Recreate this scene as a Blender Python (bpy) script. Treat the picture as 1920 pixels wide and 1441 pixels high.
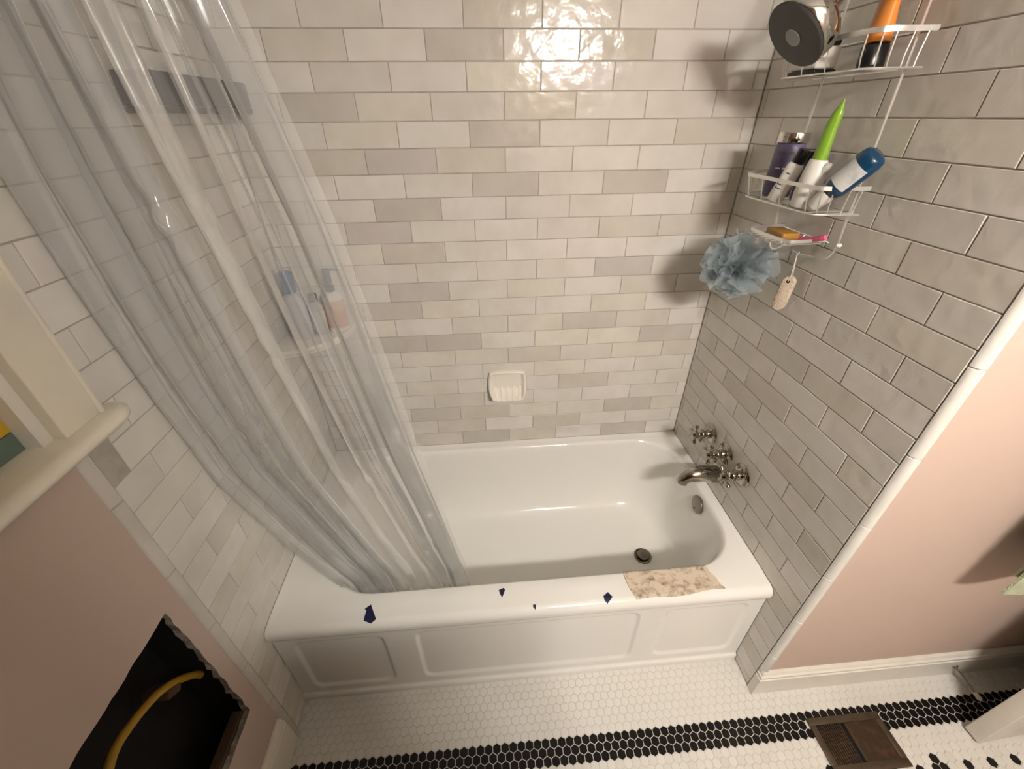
import bpy, bmesh, math, random
from mathutils import Vector, Matrix, Euler

# ------------------------------------------------------------------ camera, world, exposure
scene = bpy.context.scene
COL = scene.collection
for o in list(bpy.data.objects):
    bpy.data.objects.remove(o, do_unlink=True)
FPX = 771.32
CAM_LOC = Vector((0.6712, -1.4133, 1.6649))
CAM_ROT = Euler((0.9926, 0.0089, -0.0803), 'XYZ')
cam_data = bpy.data.cameras.new('camera')
cam_data.sensor_fit = 'HORIZONTAL'
cam_data.sensor_width = 36.0
cam_data.lens = FPX / 1920 * 36.0
cam_data.clip_start = 0.02
cam = bpy.data.objects.new('camera', cam_data)
cam.location = CAM_LOC
cam.rotation_euler = CAM_ROT
COL.objects.link(cam)
scene.camera = cam

world = bpy.data.worlds.new('world')
scene.world = world
world.use_nodes = True
world.node_tree.nodes['Background'].inputs[0].default_value = (0.03, 0.035, 0.05, 1)
world.node_tree.nodes['Background'].inputs[1].default_value = 0.1

scene.view_settings.view_transform = 'Standard'
scene.view_settings.look = 'None'
scene.view_settings.gamma = 1.0
scene.view_settings.use_curve_mapping = False
scene.view_settings.exposure = 0.0
scene.cycles.adaptive_threshold = 0.06
scene.cycles.use_light_tree = False
scene.cycles.max_bounces = 5
scene.cycles.diffuse_bounces = 3
scene.cycles.glossy_bounces = 3
scene.cycles.transmission_bounces = 2
scene.cycles.transparent_max_bounces = 16
scene.cycles.caustics_reflective = False
scene.cycles.caustics_refractive = False
LAMP_STRENGTH = 445.0
LAMP_COLOR = (1.0, 0.955, 0.885)

random.seed(11)
PI = math.pi
W, H, D = 1.524, 0.4374, 0.769      # alcove width, tub height, tub depth
PX, PZ = 0.2069, 0.0676             # wall tile pitch
L0Z = H + 21 * PZ                   # height of a tile joint
KC = 6.1787                         # joint index at the right corner
CEIL = 2.50


# ------------------------------------------------------------------ helpers
def cam_px(p):
    q = CAM_ROT.to_matrix().transposed() @ (Vector(p) - CAM_LOC)
    if q.z > -0.05:
        return None
    return 960 + FPX * q.x / -q.z, 720.5 - FPX * q.y / -q.z, -q.z


def lerp(a, b, t):
    return a + (b - a) * t


def smooth(a, b, x):
    if a == b:
        return 1.0 if x > a else 0.0
    t = max(0.0, min(1.0, (x - a) / (b - a)))
    return t * t * (3 - 2 * t)


MATS = {}


def mat(name, color=(0.8, 0.8, 0.8), rough=0.5, metal=0.0, spec=0.5, bump=None, var=None, objcolor=False,
        coat=0.0, transmission=0.0, ior=1.45, emit=None, sss=0.0):
    m = bpy.data.materials.new(name)
    m.use_nodes = True
    nt = m.node_tree
    b = nt.nodes['Principled BSDF']
    b.inputs['Base Color'].default_value = (*color, 1)
    b.inputs['Roughness'].default_value = rough
    b.inputs['Metallic'].default_value = metal
    b.inputs['Specular IOR Level'].default_value = spec
    b.inputs['Coat Weight'].default_value = coat
    b.inputs['Transmission Weight'].default_value = transmission
    b.inputs['IOR'].default_value = ior
    b.inputs['Subsurface Weight'].default_value = sss
    if emit:
        b.inputs['Emission Color'].default_value = (*emit[0], 1)
        b.inputs['Emission Strength'].default_value = emit[1]
    tc = nt.nodes.new('ShaderNodeTexCoord')
    info = nt.nodes.new('ShaderNodeObjectInfo')
    add = nt.nodes.new('ShaderNodeVectorMath')
    add.operation = 'ADD'
    mul = nt.nodes.new('ShaderNodeMath')
    mul.operation = 'MULTIPLY'
    mul.inputs[1].default_value = 37.0
    nt.links.new(info.outputs['Random'], mul.inputs[0])
    nt.links.new(tc.outputs['Object'], add.inputs[0])
    nt.links.new(mul.outputs[0], add.inputs[1])
    col_src = None
    if objcolor:
        col_src = info.outputs['Color']
        nt.links.new(col_src, b.inputs['Base Color'])
    if var:
        scale, c2, lo, hi = var
        n = nt.nodes.new('ShaderNodeTexNoise')
        n.inputs['Scale'].default_value = scale
        n.inputs['Detail'].default_value = 2
        r = nt.nodes.new('ShaderNodeMapRange')
        r.inputs['From Min'].default_value = lo
        r.inputs['From Max'].default_value = hi
        mx = nt.nodes.new('ShaderNodeMix')
        mx.data_type = 'RGBA'
        if objcolor:
            mx.blend_type = 'MULTIPLY'
            nt.links.new(col_src, mx.inputs[6])
        else:
            mx.inputs[6].default_value = (*color, 1)
        mx.inputs[7].default_value = (*c2, 1)
        nt.links.new(add.outputs[0], n.inputs['Vector'])
        nt.links.new(n.outputs['Fac'], r.inputs['Value'])
        nt.links.new(r.outputs[0], mx.inputs[0])
        nt.links.new(mx.outputs[2], b.inputs['Base Color'])
    if bump:
        layers = bump if isinstance(bump, list) else [bump]
        last = None
        for (scale, strength, dist) in layers:
            n = nt.nodes.new('ShaderNodeTexNoise')
            n.inputs['Scale'].default_value = scale
            n.inputs['Detail'].default_value = 0
            nt.links.new(add.outputs[0], n.inputs['Vector'])
            bp = nt.nodes.new('ShaderNodeBump')
            bp.inputs['Strength'].default_value = strength
            bp.inputs['Distance'].default_value = dist
            nt.links.new(n.outputs['Fac'], bp.inputs['Height'])
            if last:
                nt.links.new(last.outputs[0], bp.inputs['Normal'])
            last = bp
        nt.links.new(last.outputs[0], b.inputs['Normal'])
    MATS[name] = m
    return m


def frame_to(d):
    """rotation whose Z axis points along d"""
    return Vector(d).normalized().to_track_quat('Z', 'Y').to_matrix().to_4x4()


class MB:
    def __init__(self):
        self.bm = bmesh.new()

    def faces(self, verts, faces, M=None, mi=0):
        vs = [self.bm.verts.new((M @ Vector(v)) if M else v) for v in verts]
        for f in faces:
            try:
                fc = self.bm.faces.new([vs[i] for i in f])
                fc.material_index = mi
            except ValueError:
                pass
        return self

    def box(self, x0, x1, y0, y1, z0, z1, M=None, mi=0):
        v = [(x, y, z) for z in (z0, z1) for y in (y0, y1) for x in (x0, x1)]
        f = [(0, 2, 3, 1), (4, 5, 7, 6), (0, 1, 5, 4), (2, 6, 7, 3), (0, 4, 6, 2), (1, 3, 7, 5)]
        return self.faces(v, f, M, mi)

    def rbox(self, x0, x1, y0, y1, z0, z1, r=0.004, M=None, seg=3):
        """box with rounded edges"""
        t = bmesh.new()
        bmesh.ops.create_cube(t, size=1.0)
        for v in t.verts:
            v.co = Vector((lerp(x0, x1, v.co.x + .5), lerp(y0, y1, v.co.y + .5), lerp(z0, z1, v.co.z + .5)))
        bmesh.ops.bevel(t, geom=t.edges[:] + t.verts[:], offset=r, segments=seg, profile=0.5, affect='EDGES')
        return self.absorb(t, M)

    def absorb(self, t, M=None, mi=0):
        t.verts.index_update()
        vs = [self.bm.verts.new((M @ v.co) if M else v.co) for v in t.verts]
        for f in t.faces:
            try:
                fc = self.bm.faces.new([vs[v.index] for v in f.verts])
                fc.material_index = mi
            except ValueError:
                pass
        t.free()
        return self

    def loft(self, rings, cap0=True, cap1=True, closed=True, M=None, mi=0):
        R = [[self.bm.verts.new((M @ Vector(p)) if M else p) for p in r] for r in rings]
        n = len(R[0])
        for a, b in zip(R, R[1:]):
            for i in range(n if closed else n - 1):
                j = (i + 1) % n
                try:
                    fc = self.bm.faces.new((a[i], a[j], b[j], b[i]))
                    fc.material_index = mi
                except ValueError:
                    pass
        if cap0:
            self.bm.faces.new(list(reversed(R[0]))).material_index = mi
        if cap1:
            self.bm.faces.new(R[-1]).material_index = mi
        return self

    def lathe(self, prof, M=None, seg=28, sx=1.0, sy=1.0):
        """prof: list of (radius, z)"""
        rings = []
        for r, z in prof:
            r = max(r, 1e-5)
            rings.append([(r * sx * math.cos(2 * PI * i / seg), r * sy * math.sin(2 * PI * i / seg), z) for i in range(seg)])
        return self.loft(rings, True, True, True, M)

    def tube(self, path, rad, seg=10, closed=False, M=None):
        pts = [Vector(p) for p in path]
        n = len(pts)
        rads = rad if isinstance(rad, (list, tuple)) else [rad] * n
        rings = []
        prev = None
        for i, p in enumerate(pts):
            if closed:
                t = (pts[(i + 1) % n] - pts[i - 1]).normalized()
            else:
                t = (pts[min(i + 1, n - 1)] - pts[max(i - 1, 0)]).normalized()
            if prev is None:
                a = Vector((0, 0, 1)) if abs(t.z) < 0.9 else Vector((1, 0, 0))
                nrm = t.cross(a).normalized()
            else:
                nrm = (prev - t * prev.dot(t))
                nrm = nrm.normalized() if nrm.length > 1e-6 else t.orthogonal().normalized()
            prev = nrm
            bn = t.cross(nrm)
            rings.append([p + (nrm * math.cos(2 * PI * k / seg) + bn * math.sin(2 * PI * k / seg)) * rads[i] for k in range(seg)])
        if closed:
            rings.append(rings[0])
            # reuse of coordinates is enough for a closed loop
            return self.loft(rings, False, False, True, M)
        return self.loft(rings, True, True, True, M)

    def sphere(self, c, r, u=16, v=10, s=(1, 1, 1)):
        t = bmesh.new()
        bmesh.ops.create_uvsphere(t, u_segments=u, v_segments=v, radius=r)
        for x in t.verts:
            x.co = Vector((x.co.x * s[0] + c[0], x.co.y * s[1] + c[1], x.co.z * s[2] + c[2]))
        return self.absorb(t)

    def prism(self, poly, z0, z1, M=None, mi=0):
        n = len(poly)
        v = [(x, y, z0) for x, y in poly] + [(x, y, z1) for x, y in poly]
        f = [tuple(reversed(range(n))), tuple(range(n, 2 * n))]
        f += [(i, (i + 1) % n, n + (i + 1) % n, n + i) for i in range(n)]
        return self.faces(v, f, M, mi)

    def grid(self, fn, nu, nv, mi=0, M=None):
        P = [[self.bm.verts.new((M @ Vector(fn(i / nu, j / nv))) if M else fn(i / nu, j / nv)) for j in range(nv + 1)] for i in range(nu + 1)]
        for i in range(nu):
            for j in range(nv):
                try:
                    self.bm.faces.new((P[i][j], P[i + 1][j], P[i + 1][j + 1], P[i][j + 1])).material_index = mi
                except ValueError:
                    pass
        return self

    def mesh(self, name, mats, smooth_shade=True, angle=40):
        bm = self.bm
        bmesh.ops.remove_doubles(bm, verts=bm.verts, dist=1e-6)
        bmesh.ops.recalc_face_normals(bm, faces=bm.faces)
        if smooth_shade:
            lim = math.radians(angle)
            for f in bm.faces:
                f.smooth = True
            for e in bm.edges:
                if len(e.link_faces) == 2:
                    e.smooth = e.calc_face_angle(0.0) < lim
        me = bpy.data.meshes.new(name)
        bm.to_mesh(me)
        bm.free()
        for m in (mats if isinstance(mats, (list, tuple)) else [mats]):
            me.materials.append(MATS[m] if isinstance(m, str) else m)
        return me

    def build(self, name, mats, parent=None, smooth_shade=True, angle=40, loc=None):
        me = self.mesh(name, mats, smooth_shade, angle)
        if loc is not None and parent is None:
            me.transform(Matrix.Translation(-Vector(loc)))
        o = bpy.data.objects.new(name, me)
        COL.objects.link(o)
        if parent is not None:
            o.parent = parent
            o.matrix_parent_inverse = Matrix.Translation(-Vector(parent.location)) if parent.rotation_euler == Euler((0, 0, 0)) else parent.matrix_world.inverted()
        elif loc is not None:
            o.location = loc
        return o


def put(me, name, parent, loc=(0, 0, 0), rot=(0, 0, 0), scale=(1, 1, 1), color=None):
    o = bpy.data.objects.new(name, me)
    COL.objects.link(o)
    o.location, o.rotation_euler, o.scale = loc, rot, scale
    if parent is not None:
        o.parent = parent
        o.matrix_parent_inverse = Matrix.Translation(-Vector(parent.location))
    if color:
        o.color = (*color, 1)
    return o


def tag(o, label=None, cat=None, group=None, kind=None):
    if label:
        o['label'] = label
    if cat:
        o['category'] = cat
    if group:
        o['group'] = group
    if kind:
        o['kind'] = kind
    return o


def thing(name, label, cat, loc=(0, 0, 0), group=None):
    o = bpy.data.objects.new(name, None)
    o.empty_display_size = 0.05
    COL.objects.link(o)
    o.location = loc
    return tag(o, label, cat, group)


def catmull(pts, per=6):
    P = [Vector(p) for p in pts]
    P = [P[0] * 2 - P[1]] + P + [P[-1] * 2 - P[-2]]
    out = []
    for i in range(1, len(P) - 2):
        a, b, c, d = P[i - 1:i + 3]
        for k in range(per):
            t = k / per
            out.append(0.5 * ((2 * b) + (c - a) * t + (2 * a - 5 * b + 4 * c - d) * t * t + (3 * b - a - 3 * c + d) * t ** 3))
    out.append(P[-2])
    return out


# ------------------------------------------------------------------ materials
mat('tile_glaze', (0.6, 0.55, 0.47), 0.13, spec=0.5, objcolor=True, var=(9.0, (0.9, 0.885, 0.86), 0.35, 0.75),
    bump=[(34.0, 0.45, 0.003), (120.0, 0.20, 0.001)])
mat('grout', (0.46, 0.425, 0.37), 0.9, var=(40, (0.38, 0.35, 0.30), .4, .7))
mat('pink_paint', (0.56, 0.436, 0.365), 0.62, spec=0.3, bump=(160.0, 0.06, 0.001))
mat('gypsum', (0.40, 0.35, 0.29), 0.95, bump=(220, 0.5, 0.002), var=(60, (0.24, 0.2, 0.16), .4, .65))
mat('white_paint', (0.78, 0.74, 0.66), 0.35, bump=(45.0, 0.05, 0.001), var=(14, (0.72, 0.68, 0.6), .45, .7))
mat('cream_paint', (0.80, 0.74, 0.60), 0.4, bump=(45.0, 0.08, 0.001), var=(9, (0.70, 0.66, 0.58), .45, .7))
mat('ceiling_paint', (0.84, 0.82, 0.78), 0.8)
mat('enamel', (0.87, 0.845, 0.79), 0.1, spec=0.5, bump=(7.0, 0.05, 0.003))
mat('enamel_apron', (0.85, 0.825, 0.77), 0.12, spec=0.5, bump=[(16.0, 0.12, 0.003), (150, 0.05, 0.0008)])
mat('ceramic_white', (0.84, 0.79, 0.70), 0.12, spec=0.5)
mat('hex_white', (0.74, 0.715, 0.66), 0.3, var=(3.0, (0.66, 0.63, 0.57), .4, .7), bump=(30, .05, .001))
mat('hex_black', (0.009, 0.0075, 0.007), 0.25, spec=0.35)
mat('floor_grout', (0.66, 0.63, 0.57), 0.85, var=(5, (0.57, 0.54, 0.48), .4, .7))
mat('nickel', (0.42, 0.385, 0.335), 0.13, metal=1.0)
mat('nickel_dark', (0.20, 0.175, 0.14), 0.3, metal=1.0)
mat('chrome', (0.74, 0.73, 0.71), 0.09, metal=1.0)
mat('wire', (0.84, 0.825, 0.79), 0.28, metal=0.72)
mat('nickel_satin', (0.25, 0.225, 0.19), 0.3, metal=0.9)
mat('rubber_grey', (0.045, 0.043, 0.040), 0.5)
mat('plastic_grey', (0.26, 0.255, 0.245), 0.35)
mat('black_plastic', (0.008, 0.008, 0.009), 0.25)
mat('white_plastic', (0.82, 0.79, 0.73), 0.35, sss=0.0)
mat('orange_plastic', (0.72, 0.255, 0.045), 0.3)
mat('orange_print', (0.80, 0.36, 0.10), 0.4)
mat('purple_plastic', (0.135, 0.11, 0.20), 0.4)
mat('purple_dark', (0.06, 0.035, 0.085), 0.45)
mat('green_plastic', (0.22, 0.40, 0.035), 0.28)
mat('blue_gel', (0.004, 0.04, 0.095), 0.12, coat=0.3)
mat('label_paper', (0.62, 0.62, 0.60), 0.5, var=(60, (0.45, 0.47, 0.49), .5, .75))
mat('label_ink', (0.09, 0.08, 0.10), 0.6)
mat('label_white_ink', (0.72, 0.70, 0.72), 0.6)
mat('soap_orange', (0.40, 0.20, 0.035), 0.45, var=(30, (0.33, 0.155, 0.025), .4, .7))
mat('pink_plastic', (0.74, 0.11, 0.24), 0.3)
mat('pumice', (0.62, 0.50, 0.385), 0.9, bump=(300, 0.8, 0.002), var=(120, (0.5, 0.40, 0.30), .45, .7))
mat('string', (0.66, 0.58, 0.45), 0.9)
mat('navy_plastic', (0.02, 0.05, 0.10), 0.35)
mat('blue_cap', (0.02, 0.10, 0.26), 0.35)
mat('peach_label', (0.62, 0.30, 0.18), 0.5, var=(24, (0.66, 0.42, 0.26), .45, .6))
mat('clear_bottle', (0.50, 0.50, 0.52), 0.25)
mat('dark_shelf', (0.035, 0.026, 0.020), 0.55)
mat('blue_tape', (0.003, 0.007, 0.045), 0.6, bump=(300, .3, .0006))
mat('stone_cloth', (0.66, 0.55, 0.42), 0.85, var=(52, (0.27, 0.19, 0.135), .46, .74), bump=(160, .6, .002))
mat('bronze', (0.075, 0.05, 0.032), 0.42, metal=0.6, var=(40, (0.15, 0.075, 0.035), .5, .75), bump=(90, .3, .001))
mat('bronze_light', (0.115, 0.088, 0.06), 0.35, metal=0.6, var=(40, (0.09, 0.06, 0.04), .45, .7))
mat('dark_void', (0.003, 0.0025, 0.002), 0.9)
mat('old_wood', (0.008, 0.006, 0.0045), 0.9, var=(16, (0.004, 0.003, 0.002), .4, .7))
mat('splinter_wood', (0.085, 0.045, 0.024), 0.8)
mat('yellow_jacket', (0.42, 0.235, 0.018), 0.45)
mat('teal_glass', (0.13, 0.21, 0.175), 0.4, var=(6, (0.14, 0.18, 0.135), .4, .7))
mat('yellow_glass', (0.66, 0.40, 0.03), 0.3)
mat('rust_glass', (0.40, 0.16, 0.04), 0.3)
mat('towel_green', (0.50, 0.54, 0.37), 0.95, bump=(420, 0.9, 0.003), var=(60, (0.42, 0.46, 0.31), .4, .7))
mat('blocker_dark', (0.10, 0.075, 0.055), 0.5, var=(9, (0.07, 0.05, 0.035), .4, .7))  # dark finish of the added light blocker, keeps bounce off the apron
mat('rubber_white', (0.75, 0.70, 0.62), 0.6)

# glowing frosted globe of the lamp
m = bpy.data.materials.new('lamp_glow')
m.use_nodes = True
nt = m.node_tree
nt.nodes.clear()
out = nt.nodes.new('ShaderNodeOutputMaterial')
em = nt.nodes.new('ShaderNodeEmission')
em.inputs[0].default_value = (*LAMP_COLOR, 1)
em.inputs[1].default_value = LAMP_STRENGTH
nt.links.new(em.outputs[0], out.inputs[0])
MATS['lamp_glow'] = m
mat('shade_glow', (0.9, 0.88, 0.82), 0.5, emit=(LAMP_COLOR, LAMP_STRENGTH * 0.29))


# clear vinyl and blue netting: part of the light passes straight through
def film(name, tint, diffuse, fac, gloss, rough, bump=None):
    m = bpy.data.materials.new(name)
    m.use_nodes = True
    nt = m.node_tree
    nt.nodes.clear()
    N = nt.nodes.new
    out = N('ShaderNodeOutputMaterial')
    tr = N('ShaderNodeBsdfTransparent')
    tr.inputs[0].default_value = (*tint, 1)
    df = N('ShaderNodeBsdfDiffuse')
    df.inputs[0].default_value = (*diffuse, 1)
    tl = N('ShaderNodeBsdfTranslucent')
    tl.inputs[0].default_value = (*diffuse, 1)
    m1 = N('ShaderNodeMixShader')
    m1.inputs[0].default_value = 0.45
    nt.links.new(df.outputs[0], m1.inputs[1])
    nt.links.new(tl.outputs[0], m1.inputs[2])
    m2 = N('ShaderNodeMixShader')
    m2.inputs[0].default_value = fac
    nt.links.new(tr.outputs[0], m2.inputs[1])
    nt.links.new(m1.outputs[0], m2.inputs[2])
    gl = N('ShaderNodeBsdfGlossy')
    gl.inputs['Roughness'].default_value = rough
    fr = N('ShaderNodeFresnel')
    fr.inputs['IOR'].default_value = 1.45
    mu = N('ShaderNodeMath')
    mu.operation = 'MULTIPLY'
    mu.inputs[1].default_value = gloss
    nt.links.new(fr.outputs[0], mu.inputs[0])
    m3 = N('ShaderNodeMixShader')
    nt.links.new(mu.outputs[0], m3.inputs[0])
    nt.links.new(m2.outputs[0], m3.inputs[1])
    nt.links.new(gl.outputs[0], m3.inputs[2])
    nt.links.new(m3.outputs[0], out.inputs[0])
    if bump:
        n = N('ShaderNodeTexNoise')
        n.inputs['Scale'].default_value = bump[0]
        tc = N('ShaderNodeTexCoord')
        nt.links.new(tc.outputs['Object'], n.inputs['Vector'])
        b = N('ShaderNodeBump')
        b.inputs['Strength'].default_value = bump[1]
        b.inputs['Distance'].default_value = bump[2]
        nt.links.new(n.outputs['Fac'], b.inputs['Height'])
        nt.links.new(b.outputs[0], gl.inputs['Normal'])
        nt.links.new(b.outputs[0], fr.inputs['Normal'])
    MATS[name] = m


film('vinyl', (0.985, 0.985, 0.985), (0.93, 0.93, 0.93), 0.265, 0.6, 0.09, (22, 0.10, 0.003))
film('netting', (0.93, 0.95, 0.96), (0.62, 0.69, 0.72), 0.36, 0.15, 0.3)

# ------------------------------------------------------------------ structure: room shell
XR, YF = 2.95, -2.16                 # far right wall and the wall behind the camera
TRIM_Y = -0.8502                     # where the right tiling ends
PINK_Y = -0.862                      # pink wall beside the alcove
TRIM_YL = -0.8436                    # where the left tiling ends

wall_back = tag(MB().box(-0.14, W + 0.14, 0.0022, 0.13, 0, CEIL).build('wall_back', 'grout', smooth_shade=False), kind='structure')
wall_right = tag(MB().box(W + 0.0022, W + 0.13, -0.846, 0.002, 0, CEIL).build('wall_right', 'grout', smooth_shade=False), kind='structure')
wall_side = tag(MB().box(W + 0.006, XR + 0.1, PINK_Y, -0.848, 0, CEIL).build('wall_side', 'pink_paint', smooth_shade=False), kind='structure')
wall_front = tag(MB().box(-0.14, XR + 0.1, YF - 0.1, YF, 0, CEIL).build('wall_front', 'pink_paint', smooth_shade=False), kind='structure')
light_blocker = tag(MB().box(-0.14, 1.06, YF, -1.62, 0, 1.52).box(-0.14, 0.88, YF, -1.62, 1.52, CEIL, mi=1).build('light_blocker', ['blocker_dark', 'pink_paint'], smooth_shade=False), kind='structure')  # added unseen stepped block, keeps lamp light off the left side
wall_far = tag(MB().box(XR, XR + 0.1, YF, -0.862, 0, CEIL).build('wall_far', 'pink_paint', smooth_shade=False), kind='structure')
ceiling = tag(MB().box(-0.14, XR + 0.1, YF - 0.1, 0.13, CEIL, CEIL + 0.08).build('ceiling', 'ceiling_paint', smooth_shade=False), kind='structure')

# left wall: painted drywall with a cut hole and a window opening
HOLE = (-1.27, -0.909, 0.335, 0.822)      # y0, y1, z0, z1
WIN = (-1.72, -0.885, 1.235, 2.12)
LX0, LX1 = -0.021, -0.006
mb = MB()


def loop_rect(y0, y1, z0, z1, n=24):
    pts = []
    for a, b in (((y1, z0), (y1, z1)), ((y1, z1), (y0, z1)), ((y0, z1), (y0, z0)), ((y0, z0), (y1, z0))):
        for i in range(n):
            pts.append((lerp(a[0], b[0], i / n), lerp(a[1], b[1], i / n)))
    return pts


rnd = random.Random(4)
inner = []
for i, (y, z) in enumerate(loop_rect(*HOLE)):
    j = 0.0025 if i % 24 else 0.0
    inner.append((y + rnd.uniform(-j, j), z + rnd.uniform(-j, j)))
inner_b = [(y + rnd.uniform(-.004, .004), z + rnd.uniform(-.004, .004)) for y, z in inner]
outer = loop_rect(-1.5, -0.846, 0.0, 1.2)
mb.loft([[(LX1, y, z) for y, z in outer], [(LX1, y, z) for y, z in inner]], False, False)
mb.loft([[(LX1, y, z) for y, z in inner], [(LX0, y, z) for y, z in inner_b]], False, False, mi=1)
mb.loft([[(LX0, y, z) for y, z in inner_b], [(LX0, y, z) for y, z in outer]], False, False, mi=1)
mb.box(LX0, LX1, YF, -1.5, 0, 1.2)
mb.box(LX0, LX1, YF, -0.846, 1.2, WIN[2])
mb.box(LX0, LX1, YF, WIN[0], WIN[2], WIN[3])
mb.box(LX0, LX1, YF, -0.846, WIN[3], CEIL)
mb.box(LX0, LX1, WIN[1], -0.80, WIN[2], WIN[3])
wall_left = tag(mb.build('wall_left', ['pink_paint', 'gypsum'], smooth_shade=False), kind='structure')
MB().box(-0.13, -0.0022, -0.842, 0.002, 0, CEIL).build('tile_bed', 'grout', wall_left, smooth_shade=False)
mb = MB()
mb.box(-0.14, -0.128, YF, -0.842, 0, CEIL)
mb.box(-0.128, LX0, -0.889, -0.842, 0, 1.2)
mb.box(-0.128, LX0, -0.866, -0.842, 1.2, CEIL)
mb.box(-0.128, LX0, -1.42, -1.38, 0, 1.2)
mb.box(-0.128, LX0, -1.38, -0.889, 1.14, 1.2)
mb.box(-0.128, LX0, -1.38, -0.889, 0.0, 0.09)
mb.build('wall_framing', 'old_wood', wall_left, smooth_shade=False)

# floor
floor = tag(MB().box(-0.14, XR + 0.1, YF - 0.1, 0.13, -0.06, -0.0016).build('floor', 'floor_grout', smooth_shade=False), kind='structure')
HP, HR = 0.02577, 0.0223
HEX_Y0, HEX_X0 = -0.9525, 0.723


def hex_mesh(mb, cx, cy, gap=0.0012):
    R0 = (HP - gap) / math.sqrt(3)
    a = [(cx + R0 * math.sin(PI / 3 * i), cy + R0 * math.cos(PI / 3 * i), -0.004) for i in range(6)]
    b = [(cx + R0 * math.sin(PI / 3 * i), cy + R0 * math.cos(PI / 3 * i), -0.0009) for i in range(6)]
    c = [(cx + (R0 - .0011) * math.sin(PI / 3 * i), cy + (R0 - .0011) * math.cos(PI / 3 * i), 0.0) for i in range(6)]
    mb.loft([a, b, c], False, True)


def hex_is_black(r, kx):
    if 0 <= r <= 2:
        return True
    if r == 7:
        return abs((kx - 49.5) % 3) < 0.01 or abs(kx - 48.5) < 0.01
    if r == 6:
        return abs((kx - 49) % 13) < 0.01
    if r == 8:
        return abs((kx - 49) % 13) < 0.01
    return False


hexes = []
for r in range(-9, 108):
    y = HEX_Y0 - HR * r
    for k in range(-30, 90):
        kx = k + (0.5 if r % 2 else 0.0)
        x = HEX_X0 + HP * kx
        if x < 0.012 or x > XR - 0.01 or y < YF + 0.01 or y > -0.757:
            continue
        if y > -0.872 and x > W - 0.012:
            continue
        if 1.660 < x < 1.900 and -1.096 < y < -0.966:
            continue
        hexes.append((x, y, hex_is_black(r, kx)))


def hex_size(h):
    p = cam_px((h[0], h[1], 0))
    if p is None or not (0 < p[0] < 1920 and 0 < p[1] < 1441) or h[1] > -0.775:
        return 0
    # slab of the door stands over these
    return 1.0 / p[2] ** 2 + (0.2 if h[2] else 0)


hexes.sort(key=hex_size, reverse=True)
mw, mk = MB(), MB()
hex_mesh(mw, 0, 0)
hex_mesh(mk, 0, 0, 0.0021)
me_w = mw.mesh('hexagonal_tile_white', 'hex_white', smooth_shade=False)
me_k = mk.mesh('hexagonal_tile_black', 'hex_black', smooth_shade=False)
for x, y, blk in hexes[:300]:
    put(me_k if blk else me_w, 'hexagonal_tile', floor, (x, y, random.uniform(-.0002, .0002)))
mw, mk = MB(), MB()
for x, y, blk in hexes[300:]:
    hex_mesh(mk if blk else mw, x, y, 0.0021 if blk else 0.0012)
tag(mw.build('white_hexagonal_tiles', 'hex_white', floor, smooth_shade=False), kind='stuff')
tag(mk.build('black_hexagonal_tiles', 'hex_black', floor, smooth_shade=False), kind='stuff')

# ------------------------------------------------------------------ wall tiles
TILE_CACHE = {}


def tile_mesh(w, h):
    key = (round(w, 3), round(h, 3))
    if key in TILE_CACHE:
        return TILE_CACHE[key]
    mb = MB()
    g = 0.0011
    a, b = w / 2 - g, h / 2 - g
    e = 0.0012
    r0 = [(-a, -b, -0.006), (a, -b, -0.006), (a, b, -0.006), (-a, b, -0.006)]
    r1 = [(-a, -b, -0.0012), (a, -b, -0.0012), (a, b, -0.0012), (-a, b, -0.0012)]
    r2 = [(-a + e, -b + e, 0), (a - e, -b + e, 0), (a - e, b - e, 0), (-a + e, b - e, 0)]
    mb.loft([r0, r1, r2], False, True)
    me = mb.mesh('wall_tile', 'tile_glaze', smooth_shade=False)
    TILE_CACHE[key] = me
    return me


SHADES = {
    'd': (0.595, 0.560, 0.505), 'm': (0.600, 0.558, 0.525), 'b': (0.650, 0.612, 0.540),
    'n': (0.710, 0.675, 0.620), 'l': (0.750, 0.715, 0.660), 'p': (0.755, 0.712, 0.675), 'y': (0.715, 0.680, 0.600)}
KNOWN = {(1, 1.5): 'd', (3, -.5): 'd', (3, 2.5): 'b', (4, 1): 'l', (4, 2): 'd', (5, .5): 'm', (6, 2): 'd', (6, 4): 'd', (7, .5): 'd',
         (8, 0): 'm', (8, 2): 'l', (10, 4): 'm', (11, .5): 'm', (11, 4.5): 'b', (12, 0): 'd', (13, .5): 'p', (13, 3.5): 'd',
         (14, 0): 'd', (14, 1): 'd', (14, 5): 'd', (15, 2.5): 'b', (16, 1): 'n', (19, .5): 'd', (19, 4.5): 'd', (21, 1.5): 'd',
         (21, .5): 'b', (21, 4.5): 'd', (17, 3.5): 'b', (1, .5): 'l', (2, 5): 'l', (6, 5): 'l', (5, 3.5): 'l', (7, 4.5): 'l'}


def shade(rd, key=None):
    if key in KNOWN:
        c = SHADES[KNOWN[key]]
    else:
        c = SHADES[rd.choice('nnnnllnyyplnbb')]
    f = rd.uniform(0.97, 1.03)
    return tuple(v * f for v in c)


# plane bases: back wall (normal -y), right wall (normal -x), left wall (normal +x)
ROT_BACK = (PI / 2, 0, 0)
ROT_RIGHT = (PI / 2, 0, -PI / 2)
ROT_LEFT = (PI / 2, 0, PI / 2)


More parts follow.
